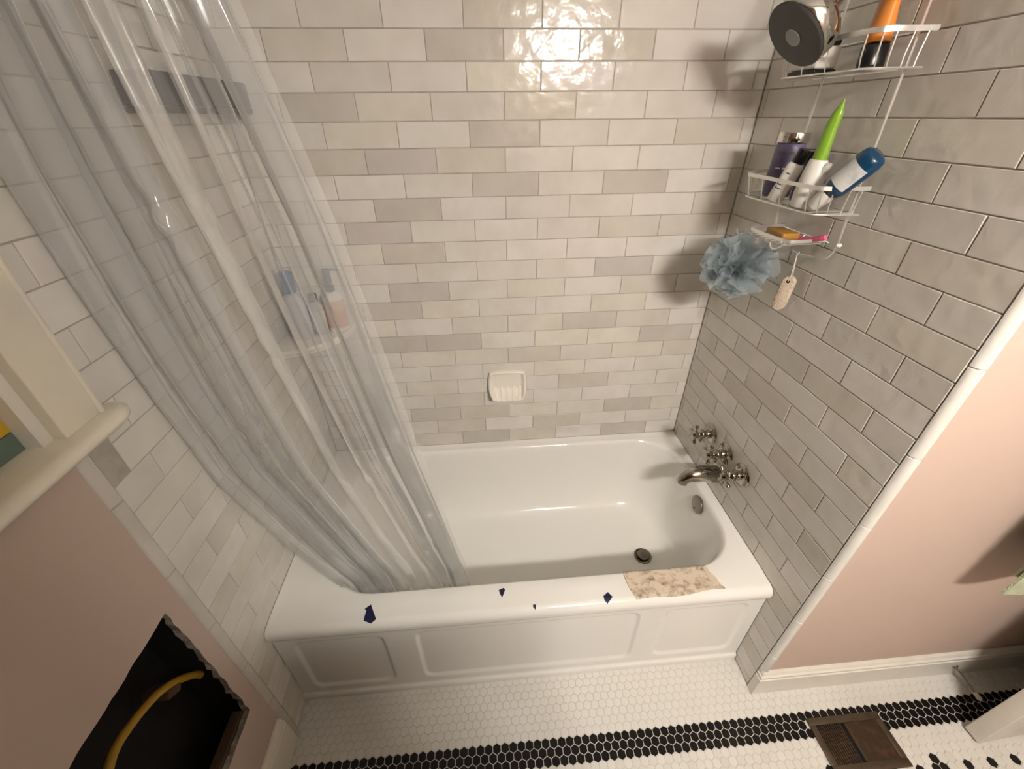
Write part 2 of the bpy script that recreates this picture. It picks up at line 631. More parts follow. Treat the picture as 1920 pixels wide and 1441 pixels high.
def lay(parent, rot, place, u0, u1, z0, z1, joint_even, seed, mirror=False, dark=1.0):
    rd = random.Random(seed)
    for r in range(-9, 40):
        zt, zb = L0Z - (r - 1) * PZ, L0Z - r * PZ
        zt, zb = min(zt, z1), max(zb, z0)
        if zt - zb < 0.012:
            continue
        j0 = joint_even + (PX / 2 if r % 2 else 0.0)
        k = math.floor((u0 - j0) / PX)
        while True:
            a, b = j0 + k * PX, j0 + (k + 1) * PX
            k += 1
            if a > u1 - 0.008:
                break
            a, b = max(a, u0), min(b, u1)
            if b - a < 0.010:
                continue
            key = None
            if parent is wall_back:
                key = (r, round((a - (W - KC * PX)) / PX * 2) / 2)
            c = tuple(v * dark for v in shade(rd, key))
            p = place((a + b) / 2, (zt + zb) / 2)
            rr = Euler(rot)
            o = put(tile_mesh(b - a, zt - zb), 'wall_tile', parent, p, rr, color=c)
            tilt = Euler((rd.gauss(0, .004), rd.gauss(0, .0025), 0)).to_matrix()
            o.rotation_euler = (rr.to_matrix() @ tilt).to_euler()


TOP = 2.12
lay(wall_back, ROT_BACK, lambda u, z: (u, 0, z), 0.001, W - 0.001, H + 0.001, TOP, W - KC * PX, 3)
lay(wall_right, ROT_RIGHT, lambda u, z: (W, -u, z), 0.002, -TRIM_Y, 0.001, TOP, 0.7477 - 4 * PX, 5)
lay(wall_left, ROT_LEFT, lambda u, z: (0, -u, z), 0.002, -TRIM_YL, 0.001, L0Z - 11 * PZ, 0.7475 - 4 * PX, 8)
lay(wall_left, ROT_LEFT, lambda u, z: (0, -u, z), 0.002, 0.80, L0Z - 11 * PZ, TOP, 0.7475 - 4 * PX, 9)


# rounded edge trim, one piece after another up the wall
def trim_piece(r, ln, sx, skew=1.0):
    mb = MB()
    n = 8
    def ring(z, s=0.0):
        pts = [((r - s) * math.cos(a), (r - s) * math.sin(a), z) for a in [PI / 2 * i / n for i in range(n + 1)]]
        return [(sx * x, -y * skew, z) for x, y, z in pts] + [(0, 0, z)]
    mb.loft([ring(0.0012, .001), ring(0.002), ring(ln - 0.002), ring(ln - 0.0012, .001)])
    return mb.mesh('trim_tile', 'tile_glaze', True, 50)


jz = [0.132, 0.2274, 0.4405, 0.6518, 0.8595, 1.0747, 1.286, 1.497, 1.709, 1.92, 2.12]
for a, b in zip(jz, jz[1:]):
    put(trim_piece(0.0165, b - a, -1), 'trim_tile', wall_right, (W + 0.0165, TRIM_Y - 0.0022, a), color=(0.74, 0.72, 0.67))
put(trim_piece(0.0165, 0.13, -1), 'trim_tile', wall_right, (W + 0.0165, TRIM_Y - 0.0022, 0.001), color=(0.66, 0.64, 0.59))
jl = [0.002, 0.245, 0.455, 0.665, 0.875, 1.085, 1.222]
for a, b in zip(jl, jl[1:]):
    put(trim_piece(0.0075, b - a, 1, 3.1), 'trim_tile', wall_left, (-0.0068, TRIM_YL - 0.0016, a), color=(0.64, 0.60, 0.54))


# ------------------------------------------------------------------ baseboards
def base_profile(t, h):
    return [(0, 0), (t, 0), (t, h - .036), (t * .82, h - .034), (t * .82, h - .027), (t * .95, h - .025), (t * .95, h - .018),
            (t * .62, h - .015), (t * .62, h - .010), (t * .72, h - .008), (t * .5, h - .001), (t * .3, h), (0, h)]


mb = MB()
P = base_profile(0.017, 0.132)
ex = W - 0.003
# mitred return at the tiled corner: ring at the wall side, at the mitre, and along the pink wall
mb.loft([[(ex + 0.017 - t, -0.8535, z) for t, z in P], [(ex + 0.017 - t, PINK_Y - t, z) for t, z in P],
         [(2.94, PINK_Y - t, z) for t, z in P]])
tag(mb.build('baseboard_right', 'white_paint', smooth_shade=False), kind='structure')
mb = MB()
P = base_profile(0.016, 0.158)
mb.loft([[(LX1 + t, -0.8705, z) for t, z in P], [(LX1 + t, YF, z) for t, z in P]])
tag(mb.build('baseboard_left', 'cream_paint', smooth_shade=False), kind='structure')

# ------------------------------------------------------------------ window in the left wall
win = tag(thing('window_1', None, None, (0, -1.3, 1.235)), kind='structure')
mb = MB()
mb.rbox(-0.006, 0.017, -0.868, -0.793, 1.249, 2.2, 0.003)
mb.rbox(-0.006, 0.021, -0.802, -0.793, 1.249, 2.2, 0.003)
mb.build('casing', 'cream_paint', win)
MB().rbox(-0.006, 0.017, -1.80, -1.73, 1.249, 2.2, 0.003).build('casing', 'cream_paint', win)
MB().rbox(-0.006, 0.019, -1.82, -0.775, 2.2, 2.28, 0.003).build('casing_head', 'cream_paint', win)
mb = MB()
sp = [(-0.03, 1.2495), (0.030, 1.2495), (0.040, 1.247), (0.046, 1.241), (0.048, 1.235), (0.046, 1.229), (0.040, 1.2235), (0.032, 1.2215), (-0.03, 1.2215)]
def stool_ring(y, s):
    cx, cz = 0.0, 1.2355
    return [(cx + (x - cx) * (s if x > 0 else 1), y, cz + (z - cz) * (0.35 + 0.65 * s)) for x, z in sp]
mb.loft([stool_ring(-1.85, 1.0)] + [stool_ring(-0.83 + 0.02 * i, 1.0) for i in range(0, 2)] + [stool_ring(-0.80, 1.0), stool_ring(-0.785, 0.93), stool_ring(-0.772, 0.80), stool_ring(-0.763, 0.62)])
mb.build('window_stool', 'cream_paint', win)
mb = MB()
mb.box(-0.10, -0.004, -0.8868, -0.8662, 1.2485, 2.1185)
mb.box(-0.10, -0.004, -1.74, -1.72, 1.249, 2.12)
mb.box(-0.10, -0.004, -1.74, -0.866, 2.12, 2.14)
mb.build('jamb', 'white_paint', win, smooth_shade=False)
pane_rows = [(1.2495, 1.283), (1.283, 1.45), (1.45, 1.62), (1.62, 1.79), (1.79, 1.96), (1.96, 2.12)]
pal = ['teal_glass', 'yellow_glass', 'rust_glass']
for i, (a, b) in enumerate(pane_rows):
    for j in range(4):
        y1 = -0.887 - 0.208 * j
        MB().rbox(-0.034, -0.028, y1 - 0.2085, y1, a, b - 0.0005, 0.0008, seg=1).build('pane', pal[(i + (j if i else 0)) % 3] if j == 0 or i else pal[0], win)

# ------------------------------------------------------------------ door standing open beside the pink wall
ang = math.radians(2.9)
door = tag(thing('door_1', None, None, (2.143, -1.046, 0)), kind='structure')
door.rotation_euler = (0, 0, ang)
Rd = Matrix.Translation((2.143, -1.046, 0)) @ Matrix.Rotation(ang, 4, 'Z')


def dpart(mb, name, m, parent=None, s=True):
    me = mb.mesh(name, m, s)
    o = bpy.data.objects.new(name, me)
    COL.objects.link(o)
    o.parent = parent or door
    return o


mb = MB()
mb.rbox(0, 0.76, -0.0215, 0.0215, 0.012, 2.03, 0.003)
slab = dpart(mb, 'door_slab', 'white_paint')
for (z0, z1) in ((0.22, 0.85), (1.02, 1.85)):
    for (x0, x1) in ((0.11, 0.345), (0.415, 0.65)):
        for sgn in (-1, 1):
            mb = MB()
            mb.rbox(x0, x1, min(sgn * .0205, sgn * .027), max(sgn * .0205, sgn * .027), z0, z1, 0.003)
            dpart(mb, 'door_panel', 'white_paint')
mb = MB()
for sgn in (-1, 1):
    mb.lathe([(0.028, 0.0), (0.028, 0.006), (0.012, 0.010), (0.011, 0.035), (0.022, 0.042), (0.027, 0.055), (0.022, 0.068), (0.004, 0.073)],
             Matrix.Translation((0.065, sgn * 0.0215, 0.93)) @ frame_to((0, sgn, 0)))
dpart(mb, 'door_knob', 'nickel')

# ------------------------------------------------------------------ bathtub
tub = thing('bathtub', 'white enamelled alcove bathtub with a panelled front apron', 'bathtub', (W / 2, -D / 2, 0))


def rrect(x0, x1, y0, y1, r, z, nc=10, nx=26, ny=14):
    r = min(r, (x1 - x0) / 2 - 1e-4, (y1 - y0) / 2 - 1e-4)
    pts = []
    cs = [(x1 - r, y1 - r, 0), (x0 + r, y1 - r, PI / 2), (x0 + r, y0 + r, PI), (x1 - r, y0 + r, 1.5 * PI)]
    for q in range(4):
        cx, cy, a0 = cs[q]
        for i in range(nc + 1):
            a = a0 + PI / 2 * i / nc
            pts.append((cx + r * math.cos(a), cy + r * math.sin(a), z))
        nx_, ny_, a1 = cs[(q + 1) % 4]
        p0 = pts[-1]
        p1 = (nx_ + r * math.cos(a1), ny_ + r * math.sin(a1), z)
        n = nx if q in (0, 2) else ny
        for i in range(1, n):
            pts.append((lerp(p0[0], p1[0], i / n), lerp(p0[1], p1[1], i / n), z))
    return pts


mb = MB()
rings = [
    rrect(0.002, W - 0.002, -0.743, -0.002, 0.004, 0.30),
    rrect(0.002, W - 0.002, -0.743, -0.002, 0.004, H + .003),
    rrect(0.006, W - 0.006, -0.743, -0.006, 0.006, H + .003),
    rrect(0.013, W - 0.013, -0.742, -0.013, 0.010, H),
    rrect(0.06, 1.502, -0.71, -0.028, 0.10, H),
    rrect(0.112, 1.489, -0.674, -0.038, 0.17, H),
    rrect(0.117, 1.486, -0.671, -0.041, 0.17, H - .0012),
    rrect(0.122, 1.483, -0.668, -0.044, 0.17, H - .0045),
    rrect(0.127, 1.480, -0.665, -0.047, 0.17, H - .010),
    rrect(0.131, 1.478, -0.663, -0.049, 0.17, H - .018),
    rrect(0.138, 1.475, -0.661, -0.051, 0.17, H - .035),
    rrect(0.165, 1.466, -0.652, -0.060, 0.17, 0.32),
    rrect(0.20, 1.455, -0.640, -0.072, 0.17, 0.22),
    rrect(0.225, 1.446, -0.630, -0.082, 0.17, 0.165),
    rrect(0.25, 1.434, -0.617, -0.094, 0.17, 0.125),
    rrect(0.28, 1.418, -0.600, -0.111, 0.17, 0.10),
    rrect(0.315, 1.398, -0.580, -0.131, 0.16, 0.087),
    rrect(0.36, 1.37, -0.55, -0.16, 0.14, 0.081),
    rrect(0.45, 1.33, -0.49, -0.22, 0.10, 0.078),
    rrect(0.60, 1.25, -0.42, -0.29, 0.05, 0.077),
]
rings[1:3] = [[(x, y, H if y < -0.735 else z) for x, y, z in r] for r in rings[1:3]]
mb.loft(rings, False, True)
mb.build('basin', 'enamel', tub, angle=60)

# apron: rolled front edge, recessed panels, foot ridge
prof = [(-0.700, H), (-0.725, H), (-0.743, H)]
prof += [(-0.743 - 0.026 * math.sin(a), H - 0.026 + 0.026 * math.cos(a)) for a in [PI / 2 * i / 8 for i in range(1, 9)]]
prof += [(-0.7690, 0.404), (-0.7682, 0.398), (-0.7655, 0.392), (-0.7615, 0.387), (-0.7585, 0.381), (-0.7572, 0.374)]
zz = [0.366, 0.360, 0.356, 0.352, 0.348, 0.344, 0.340, 0.33, 0.30, 0.25, 0.2, 0.15, 0.11, 0.10, 0.094, 0.089, 0.084, 0.079, 0.074, 0.069, 0.064, 0.058, 0.05, 0.042, 0.036]
prof += [(-0.757 - 0.004 * (0.37 - z) / 0.33, z) for z in zz]
prof += [(-0.7625, 0.031), (-0.7665, 0.029), (-0.769, 0.026), (-0.769, 0.012), (-0.769, 0.0)]
PANELS = [(0.055, 0.318), (0.418, 1.12), (1.205, 1.478)]


def panel_depth(x, z):
    d = 0.0
    for a, b in PANELS:
        # distance inside a rounded rectangle
        cx, cz, hx, hz, r = (a + b) / 2, 0.212, (b - a) / 2, 0.141, 0.03
        qx, qz = abs(x - cx) - hx + r, abs(z - cz) - hz + r
        sd = math.hypot(max(qx, 0), max(qz, 0)) + min(max(qx, qz), 0) - r
        d = max(d, smooth(0.006, -0.008, sd))
    return d * 0.0065


xs = set([0.002, W - 0.002])
for a, b in PANELS:
    for c in (a, b):
        for k in range(-6, 7):
            xs.add(round(c + k * 0.0035, 5))
        for k in (.03, .045):
            xs.add(round(c + k, 5))
            xs.add(round(c - k, 5))
for i in range(60):
    xs.add(round(lerp(0.002, W - 0.002, i / 59), 5))
xs = sorted(x for x in xs if 0.002 <= x <= W - 0.002)
mb = MB()
mb.loft([[(x, y + (panel_depth(x, z) if 0.03 < z < 0.37 else 0), z - (0.0004 if i < 2 else 0)) for i, (y, z) in enumerate(prof)] for x in xs], False, False, closed=False)
mb.build('apron', 'enamel_apron', tub, angle=50)

Md = Matrix.Translation((1.303, -0.384, 0.079))
MB().lathe([(0.0365, 0.0), (0.0365, 0.003), (0.034, 0.005), (0.029, 0.004), (0.027, 0.001), (0.024, 0.001)], Md).build('drain_flange', 'nickel_dark', tub)
mb = MB()
mb.lathe([(0.024, 0.004), (0.0245, 0.010), (0.022, 0.012), (0.012, 0.0125), (0.010, 0.0145), (0.0, 0.0145)], Md)
mb.build('drain_stopper', 'nickel_dark', tub)
Mo = Matrix.Translation((1.4705, -0.384, 0.387)) @ frame_to((-1, 0, 0.09))
MB().lathe([(0.034, -0.004), (0.036, 0.001), (0.035, 0.005), (0.026, 0.0085), (0.0, 0.0095)], Mo).build('overflow_plate', 'nickel_satin', tub)
MB().lathe([(0.004, 0.0), (0.004, 0.011), (0.0, 0.012)], Mo @ Matrix.Translation((0, -0.018, 0))).build('overflow_screw', 'nickel_dark', tub)

# ------------------------------------------------------------------ curtain and its rod
ROD_Y, ROD_Z = -0.715, 2.07
rod = thing('curtain_rod', 'chrome shower curtain rod spanning the tub alcove', 'curtain rod', (0, ROD_Y, ROD_Z))
MB().tube([(0.003, ROD_Y, ROD_Z), (W - 0.003, ROD_Y, ROD_Z)], 0.0125, 16).build('rod', 'chrome', rod)
for x, s in ((0.001, 1), (W - 0.001, -1)):
    MB().lathe([(0.03, 0), (0.03, 0.006), (0.018, 0.014), (0.016, 0.03)], Matrix.Translation((x, ROD_Y, ROD_Z)) @ frame_to((s, 0, 0))).build('flange', 'chrome', rod)

curtain = thing('shower_curtain', 'clear vinyl shower curtain bunched at one end of the tub', 'shower curtain', (0.3, -0.7, 0.3))
CT, CB = 2.035, 0.315


def interp(tab, z):
    for (z0, v0), (z1, v1) in zip(tab, tab[1:]):
        if z0 >= z >= z1:
            t = (z0 - z) / (z0 - z1)
            return lerp(v0, v1, t)
    return tab[-1][1] if z < tab[-1][0] else tab[0][1]


XLEFT = [(2.05, 0.05), (1.80, 0.045), (1.60, 0.02), (1.40, 0.015), (1.2, 0.016), (0.95, 0.03), (0.70, 0.10), (0.55, 0.145), (0.44, 0.185), (0.30, 0.205)]
XRIGHT = [(2.05, 0.35), (1.80, 0.375), (1.70, 0.393), (1.51, 0.428), (1.30, 0.455), (1.0, 0.494), (0.75, 0.528), (0.55, 0.552), (0.44, 0.571), (0.30, 0.58)]
YMID = [(2.05, -0.715), (1.6, -0.685), (1.0, -0.655), (0.6, -0.628), (0.44, -0.615), (0.30, -0.605)]


def curtain_pt(u, v):
    z = lerp(CT, CB, v)
    xl, xr, ym = interp(XLEFT, z), interp(XRIGHT, z), interp(YMID, z)
    ph = 2 * PI * 8.0 * u + 1.4 * math.sin(5.1 * u + 0.7) + 0.30 * math.sin(2.1 * z + 5 * u)
    amp = lerp(0.040, 0.022, smooth(0.0, 1.0, v)) * (0.75 + 0.45 * math.sin(13.0 * u + 1.0))
    ov = 0.034 * (0.8 + 0.5 * math.sin(7.7 * u))
    x = lerp(xl, xr, u) + ov * math.sin(2 * ph) * 0.5 * smooth(0, .04, u) * smooth(1, .96, u)
    y = ym + amp * math.cos(ph) + 0.005 * math.cos(2.9 * ph + 1.5 * z) + 0.003 * math.sin(7 * z + 11 * u)
    # dents where the film buckles
    for (du, dz, r, a) in ((0.42, 1.53, 0.05, 0.007), (0.60, 1.30, 0.06, 0.008), (0.86, 0.58, 0.05, 0.006), (0.70, 0.9, 0.08, 0.005), (0.25, 1.05, 0.09, 0.005)):
        q = ((u - du) / 0.05) ** 2 + ((z - dz) / r) ** 2
        y -= a * math.exp(-q) * math.sin(95 * (z - dz) + 60 * (u - du) + 1.2)
    x = max(x, 0.009)
    if z < H + 0.02:
        y = max(y, -0.642)
    return (x, y, z)


MB().grid(curtain_pt, 260, 150).build('vinyl_sheet', 'vinyl', curtain, angle=180)
for i in range(12):
    u = (i + 0.5) / 12
    x = lerp(0.06, 0.345, u)
    MB().tube([(x, ROD_Y + 0.021 * math.cos(a), ROD_Z - 0.008 + 0.023 * math.sin(a)) for a in [2 * PI * k / 14 for k in range(14)]], 0.0015, 6, closed=True).build('curtain_ring', 'chrome', curtain)


# ------------------------------------------------------------------ shelves in the far corner behind the curtain
def quarter(cx, cy, r, n=14):
    return [(cx, cy)] + [(cx + r * math.sin(PI / 2 * i / n), cy - r * math.cos(PI / 2 * i / n)) for i in range(n + 1)]


shelf = thing('corner_shelf', 'white ceramic corner shelf behind the clear curtain', 'shelf', (0.0, 0.0, 1.03))
mb = MB()
mb.prism(quarter(0.001, -0.001, 0.205), 1.018, 1.036)
mb.build('shelf_plate', 'ceramic_white', shelf, angle=30)
mb = MB()
mb.tube([(0.001 + 0.203 * math.sin(PI / 2 * i / 18), -0.001 - 0.203 * math.cos(PI / 2 * i / 18), 1.034) for i in range(19)], 0.009, 10)
mb.build('shelf_lip', 'ceramic_white', shelf)

dark = thing('wall_shelf', 'dark narrow shelf high up the tiles behind the curtain', 'shelf', (0.0, -0.22, 1.68))
mb = MB()
mb.rbox(0.002, 0.075, -0.40, -0.012, 1.676, 1.688, 0.003)
mb.build('shelf_board', 'dark_shelf', dark)
MB().rbox(0.066, 0.075, -0.40, -0.012, 1.689, 1.744, 0.003).build('shelf_front', 'dark_shelf', dark)
for y in (-0.40, -0.021):
    MB().rbox(0.002, 0.066, y, y + 0.009, 1.689, 1.744, 0.003).build('shelf_end', 'dark_shelf', dark)


def bottle(name, label, cat, base, top, parts, seg=24, roll=0.0, group=None):
    """parts: (name, material, sx, sy, [(radius, distance along axis)])"""
    b, t = Vector(base), Vector(top)
    M = Matrix.Translation(b) @ frame_to(t - b) @ Matrix.Rotation(roll, 4, 'Z')
    o = thing(name, label, cat, base, group)
    for p in parts:
        MB().lathe(p[4], M, seg, p[2], p[3]).build(p[0], p[1], o, angle=50)
    return o, M


def patch(M, parent, name, m, r, a0, a1, z0, z1, sx=1.0, sy=1.0, n=10, lift=0.0005):
    """a printed label wrapped on a round body"""
    f = lambda u, v: ((r + lift) * sx * math.cos(lerp(a0, a1, u)), (r + lift) * sy * math.sin(lerp(a0, a1, u)), lerp(z0, z1, v))
    return MB().grid(f, n, 3, M=M).build(name, m, parent)


SZ = 1.0365
bottle('lotion_bottle', 'pale bottle with a blue cap on the corner shelf', 'bottle', (0.055, -0.085, SZ), (0.055, -0.085, SZ + .2),
       [('bottle_body', 'clear_bottle', 1.0, 0.75, [(0.034, 0), (0.037, 0.004), (0.037, 0.125), (0.032, 0.142), (0.015, 0.153), (0.014, 0.158)]),
        ('bottle_cap', 'blue_cap', 1, 1, [(0.020, 0.158), (0.021, 0.160), (0.019, 0.222), (0.016, 0.226), (0.0, 0.227)])])
bottle('slim_bottle', 'slim grey-blue bottle between two others on the corner shelf', 'bottle', (0.112, -0.065, SZ), (0.112, -0.065, SZ + .2),
       [('bottle_body', 'clear_bottle', 1.0, 0.8, [(0.022, 0), (0.024, 0.003), (0.024, 0.10), (0.012, 0.118)]),
        ('bottle_label', 'label_paper', 1.02, 0.82, [(0.0241, 0.02), (0.0243, 0.021), (0.0243, 0.085), (0.0241, 0.086)]),
        ('bottle_cap', 'navy_plastic', 1, 1, [(0.014, 0.118), (0.014, 0.142), (0.0, 0.143)])])
po, PM = bottle('pump_bottle', 'pump bottle with a dark pump and peach label on the corner shelf', 'bottle', (0.165, -0.038, SZ), (0.165, -0.038, SZ + .2),
       [('bottle_body', 'white_plastic', 1.0, 0.8, [(0.032, 0), (0.034, 0.004), (0.034, 0.12), (0.026, 0.136), (0.013, 0.142)]),
        ('bottle_label', 'peach_label', 1.01, 0.81, [(0.0342, 0.016), (0.0345, 0.017), (0.0345, 0.112), (0.0342, 0.113)]),
        ('pump_collar', 'navy_plastic', 1, 1, [(0.015, 0.142), (0.0155, 0.143), (0.0155, 0.160), (0.006, 0.162), (0.006, 0.168)])])
mb = MB()
mb.lathe([(0.011, 0.168), (0.0125, 0.170), (0.0125, 0.212), (0.010, 0.216), (0.0, 0.217)], PM)
mb.tube([(0.165, -0.038, SZ + .211), (0.185, -0.036, SZ + .213), (0.203, -0.034, SZ + .209)], 0.0042, 8)
mb.build('pump_head', 'navy_plastic', po)

# ------------------------------------------------------------------ ceramic soap dish on the tiled wall
dish = thing('soap_dish', 'white ceramic soap dish with ribbed tray set in the tiles', 'soap dish', (0.757, 0, 0.675))


def dish_pt(u, v):
    # squircle mapping of the square to a rounded outline
    a, b = 2 * u - 1, 2 * v - 1
    k = 0.42
    xx = a * math.sqrt(max(0, 1 - k * b * b / 2 * abs(a) ** 2))
    yy = b * math.sqrt(max(0, 1 - k * a * a / 2 * abs(b) ** 2))
    hw = lerp(0.072, 0.080, smooth(-1, -0.3, yy))
    x = 0.757 + xx * hw
    z = lerp(0.684, 0.812, (yy + 1) / 2)
    low = smooth(0.35, -0.9, yy)
    rim = 0.017 + 0.030 * low
    edge = max(abs(a), abs(b))
    inner = smooth(0.86, 0.70, edge)
    tray = smooth(0.25, -0.45, yy)
    rec = 0.012 * (1 - tray) + tray * (0.012 + 0.016 * smooth(-0.95, -0.2, yy))
    ribs = 0.0
    if yy < 0.0:
        ribs = 0.0045 * max(0, math.cos(a * 6.2 * PI)) ** 1.5 * smooth(-0.15, -0.35, yy) * smooth(-0.98, -0.8, yy) * smooth(0.78, 0.66, abs(a))
    d = rim - inner * rec - ribs * 0 + ribs
    # round the outer edge towards the wall
    d *= 1 - 0.55 * smooth(0.90, 1.0, edge) ** 2
    return (x, -d, z)


mb = MB()
mb.grid(dish_pt, 64, 44)
edge = [dish_pt(i / 64, 0) for i in range(64)] + [dish_pt(1, j / 44) for j in range(44)] + [dish_pt(1 - i / 64, 1) for i in range(64)] + [dish_pt(0, 1 - j / 44) for j in range(44)]
mb.loft([edge, [(lerp(x, .757, .02), -0.0005, z + (.010 if z < .74 else 0)) for x, y, z in edge]], False, False)
mb.build('dish_body', 'ceramic_white', dish, angle=60)


# ------------------------------------------------------------------ tub taps and spout
def tap(y, rotd, label, z=0.635):
    o = thing('tap_handle', label, 'tap', (W, y, z), 'cross-handled tub taps')
    M = Matrix.Translation((W - 0.0005, y, z)) @ frame_to((-1, 0, 0))
    MB().lathe([(0.040, 0), (0.041, 0.002), (0.039, 0.006), (0.030, 0.010), (0.024, 0.011), (0.022, 0.012)], M).build('escutcheon', 'nickel', o)
    MB().lathe([(0.016, 0.010), (0.018, 0.016), (0.016, 0.022), (0.0115, 0.024), (0.0115, 0.027), (0.0175, 0.031), (0.0195, 0.037), (0.0175, 0.043),
                (0.012, 0.047), (0.0105, 0.052), (0.014, 0.055)], M).build('stem', 'nickel', o)
    hub = MB().lathe([(0.013, 0.054), (0.0145, 0.058), (0.0145, 0.067), (0.011, 0.071), (0.0095, 0.0745), (0.006, 0.077), (0.0, 0.0775)], M)
    c = hub.build('cross_hub', 'nickel', o)
    for q in range(4):
        a = math.radians(rotd) + q * PI / 2
        d = Vector((0, math.cos(a), math.sin(a)))
        c0 = Vector((W - 0.063, y, z))
        A = Matrix.Translation(c0) @ frame_to(d)
        MB().lathe([(0.005, 0.008), (0.0042, 0.014), (0.0038, 0.019), (0.0055, 0.025), (0.0078, 0.031), (0.0082, 0.035), (0.006, 0.040), (0.0, 0.042)], A, 14).build('cross_arm', 'nickel', c)
    return o


tap(-0.256, 82, 'nickel cross-handled tub tap nearest the tiled corner')
tap(-0.368, 86, 'middle nickel cross-handled tub tap above the spout')
tap(-0.4747, 118, 'nickel cross-handled tub tap nearest the room')
sp_o = thing('tub_spout', 'curved nickel tub spout below the taps', 'spout', (W, -0.368, 0.533))
path = catmull([(W - 0.001, -0.368, 0.533), (1.495, -0.368, 0.536), (1.462, -0.368, 0.541), (1.43, -0.368, 0.540), (1.407, -0.368, 0.533), (1.392, -0.368, 0.519), (1.387, -0.368, 0.503)], 5)
rad = [lerp(0.034, 0.032, i / 8) if i < 8 else lerp(0.032, 0.0205, smooth(8, 26, i)) for i in range(len(path))]
MB().tube(path, rad, 20).build('spout_body', 'nickel', sp_o, angle=60)
MB().lathe([(0.040, 0), (0.040, 0.004), (0.036, 0.007)], Matrix.Translation((W - .0005, -0.368, 0.533)) @ frame_to((-1, 0, 0))).build('wall_flange', 'nickel', sp_o)

# ------------------------------------------------------------------ shower head
sh_n = Vector((-0.718, -0.05, -0.695)).normalized()
sh_c = Vector((1.337, -0.369, 1.797))
shower = thing('wall_shower', 'chrome wall shower with a dark grey spray face', 'shower', (W, -0.366, 1.99))
M = Matrix.Translation(sh_c) @ frame_to(sh_n)
MB().lathe([(0.0665, -0.003), (0.0682, 0.0), (0.066, 0.003), (0.030, 0.0045), (0.020, 0.0045)], M, 44).build('spray_face', 'rubber_grey', shower)
MB().lathe([(0.018, 0.0042), (0.0178, 0.0062), (0.0, 0.0066)], M, 28).build('face_button', 'plastic_grey', shower)
MB().lathe([(0.0670, -0.0035), (0.0695, -0.008), (0.0695, -0.030), (0.064, -0.042), (0.040, -0.054), (0.022, -0.062), (0.018, -0.078)], M, 44).build('head_shell', 'chrome', shower)
bj = sh_c - sh_n * 0.085
mb = MB()
mb.sphere(bj, 0.021)
mb.build('ball_joint', 'chrome', shower)
MB().tube(catmull([bj, bj - sh_n * 0.045, (1.455, -0.3655, 1.955), (1.49, -0.3655, 1.972), (W - 0.001, -0.3655, 1.978)], 6), 0.0105, 14).build('shower_arm', 'chrome', shower)
MB().lathe([(0.032, 0), (0.032, 0.004), (0.014, 0.012)], Matrix.Translation((W - .0005, -0.3655, 1.978)) @ frame_to((-1, 0, 0))).build('arm_flange', 'chrome', shower)

# ------------------------------------------------------------------ wire shower caddy
caddy = thing('shower_caddy', 'chrome wire shower caddy with two baskets and a soap tray', 'caddy', (1.505, -0.37, 1.35))
CX = 1.506
mb = MB()
fr = [(CX, -0.476, 1.86), (CX, -0.482, 1.72), (CX, -0.487, 1.59), (CX, -0.492, 1.44), (CX, -0.494, 1.412), (CX, -0.488, 1.385), (CX, -0.472, 1.368), (CX, -0.44, 1.361), (CX, -0.385, 1.355),
      (CX - .002, -0.362, 1.358), (CX - .003, -0.352, 1.372)]
mb.tube(catmull([(1.47, -0.375, 2.005), (1.487, -0.40, 1.992), (1.50, -0.45, 1.94), (CX, -0.472, 1.90)] + fr, 5), 0.0027, 8)
mb.tube(catmull([(1.47, -0.358, 2.005), (1.487, -0.33, 1.992), (1.50, -0.28, 1.94), (CX, -0.262, 1.90), (CX, -0.262, 1.72), (CX, -0.258, 1.59), (CX, -0.256, 1.44), (CX, -0.262, 1.40), (CX, -0.272, 1.386)], 5), 0.0027, 8)
mb.tube(catmull([(1.47, -0.375, 2.005), (1.468, -0.3665, 2.009), (1.47, -0.358, 2.005)], 5), 0.0027, 8)
mb.build('hanger_wire', 'wire', caddy)
mb = MB()
mb.lathe([(0.002, -.008), (0.0045, -.005), (0.005, 0), (0.003, .003)], Matrix.Translation((1.510, -0.497, 1.405)) @ frame_to((.8, -.2, 0)), 12)
mb.build('wall_foot', 'rubber_white', caddy)


def rail(zr, xf, y0, y1):
    """front rail of a basket, seen from above: back end, corner, front, corner, back end"""
    return catmull([(1.509, y0 + .016, zr), (1.47, y0 + .010, zr), (xf + .028, y0 - .012, zr), (xf, y0 - .058, zr), (xf, lerp(y0, y1, .5), zr),
                    (xf + .001, y1 + .035, zr), (xf + .022, y1 + .006, zr), (1.47, y1, zr), (1.509, y1 - .004, zr)], 8)


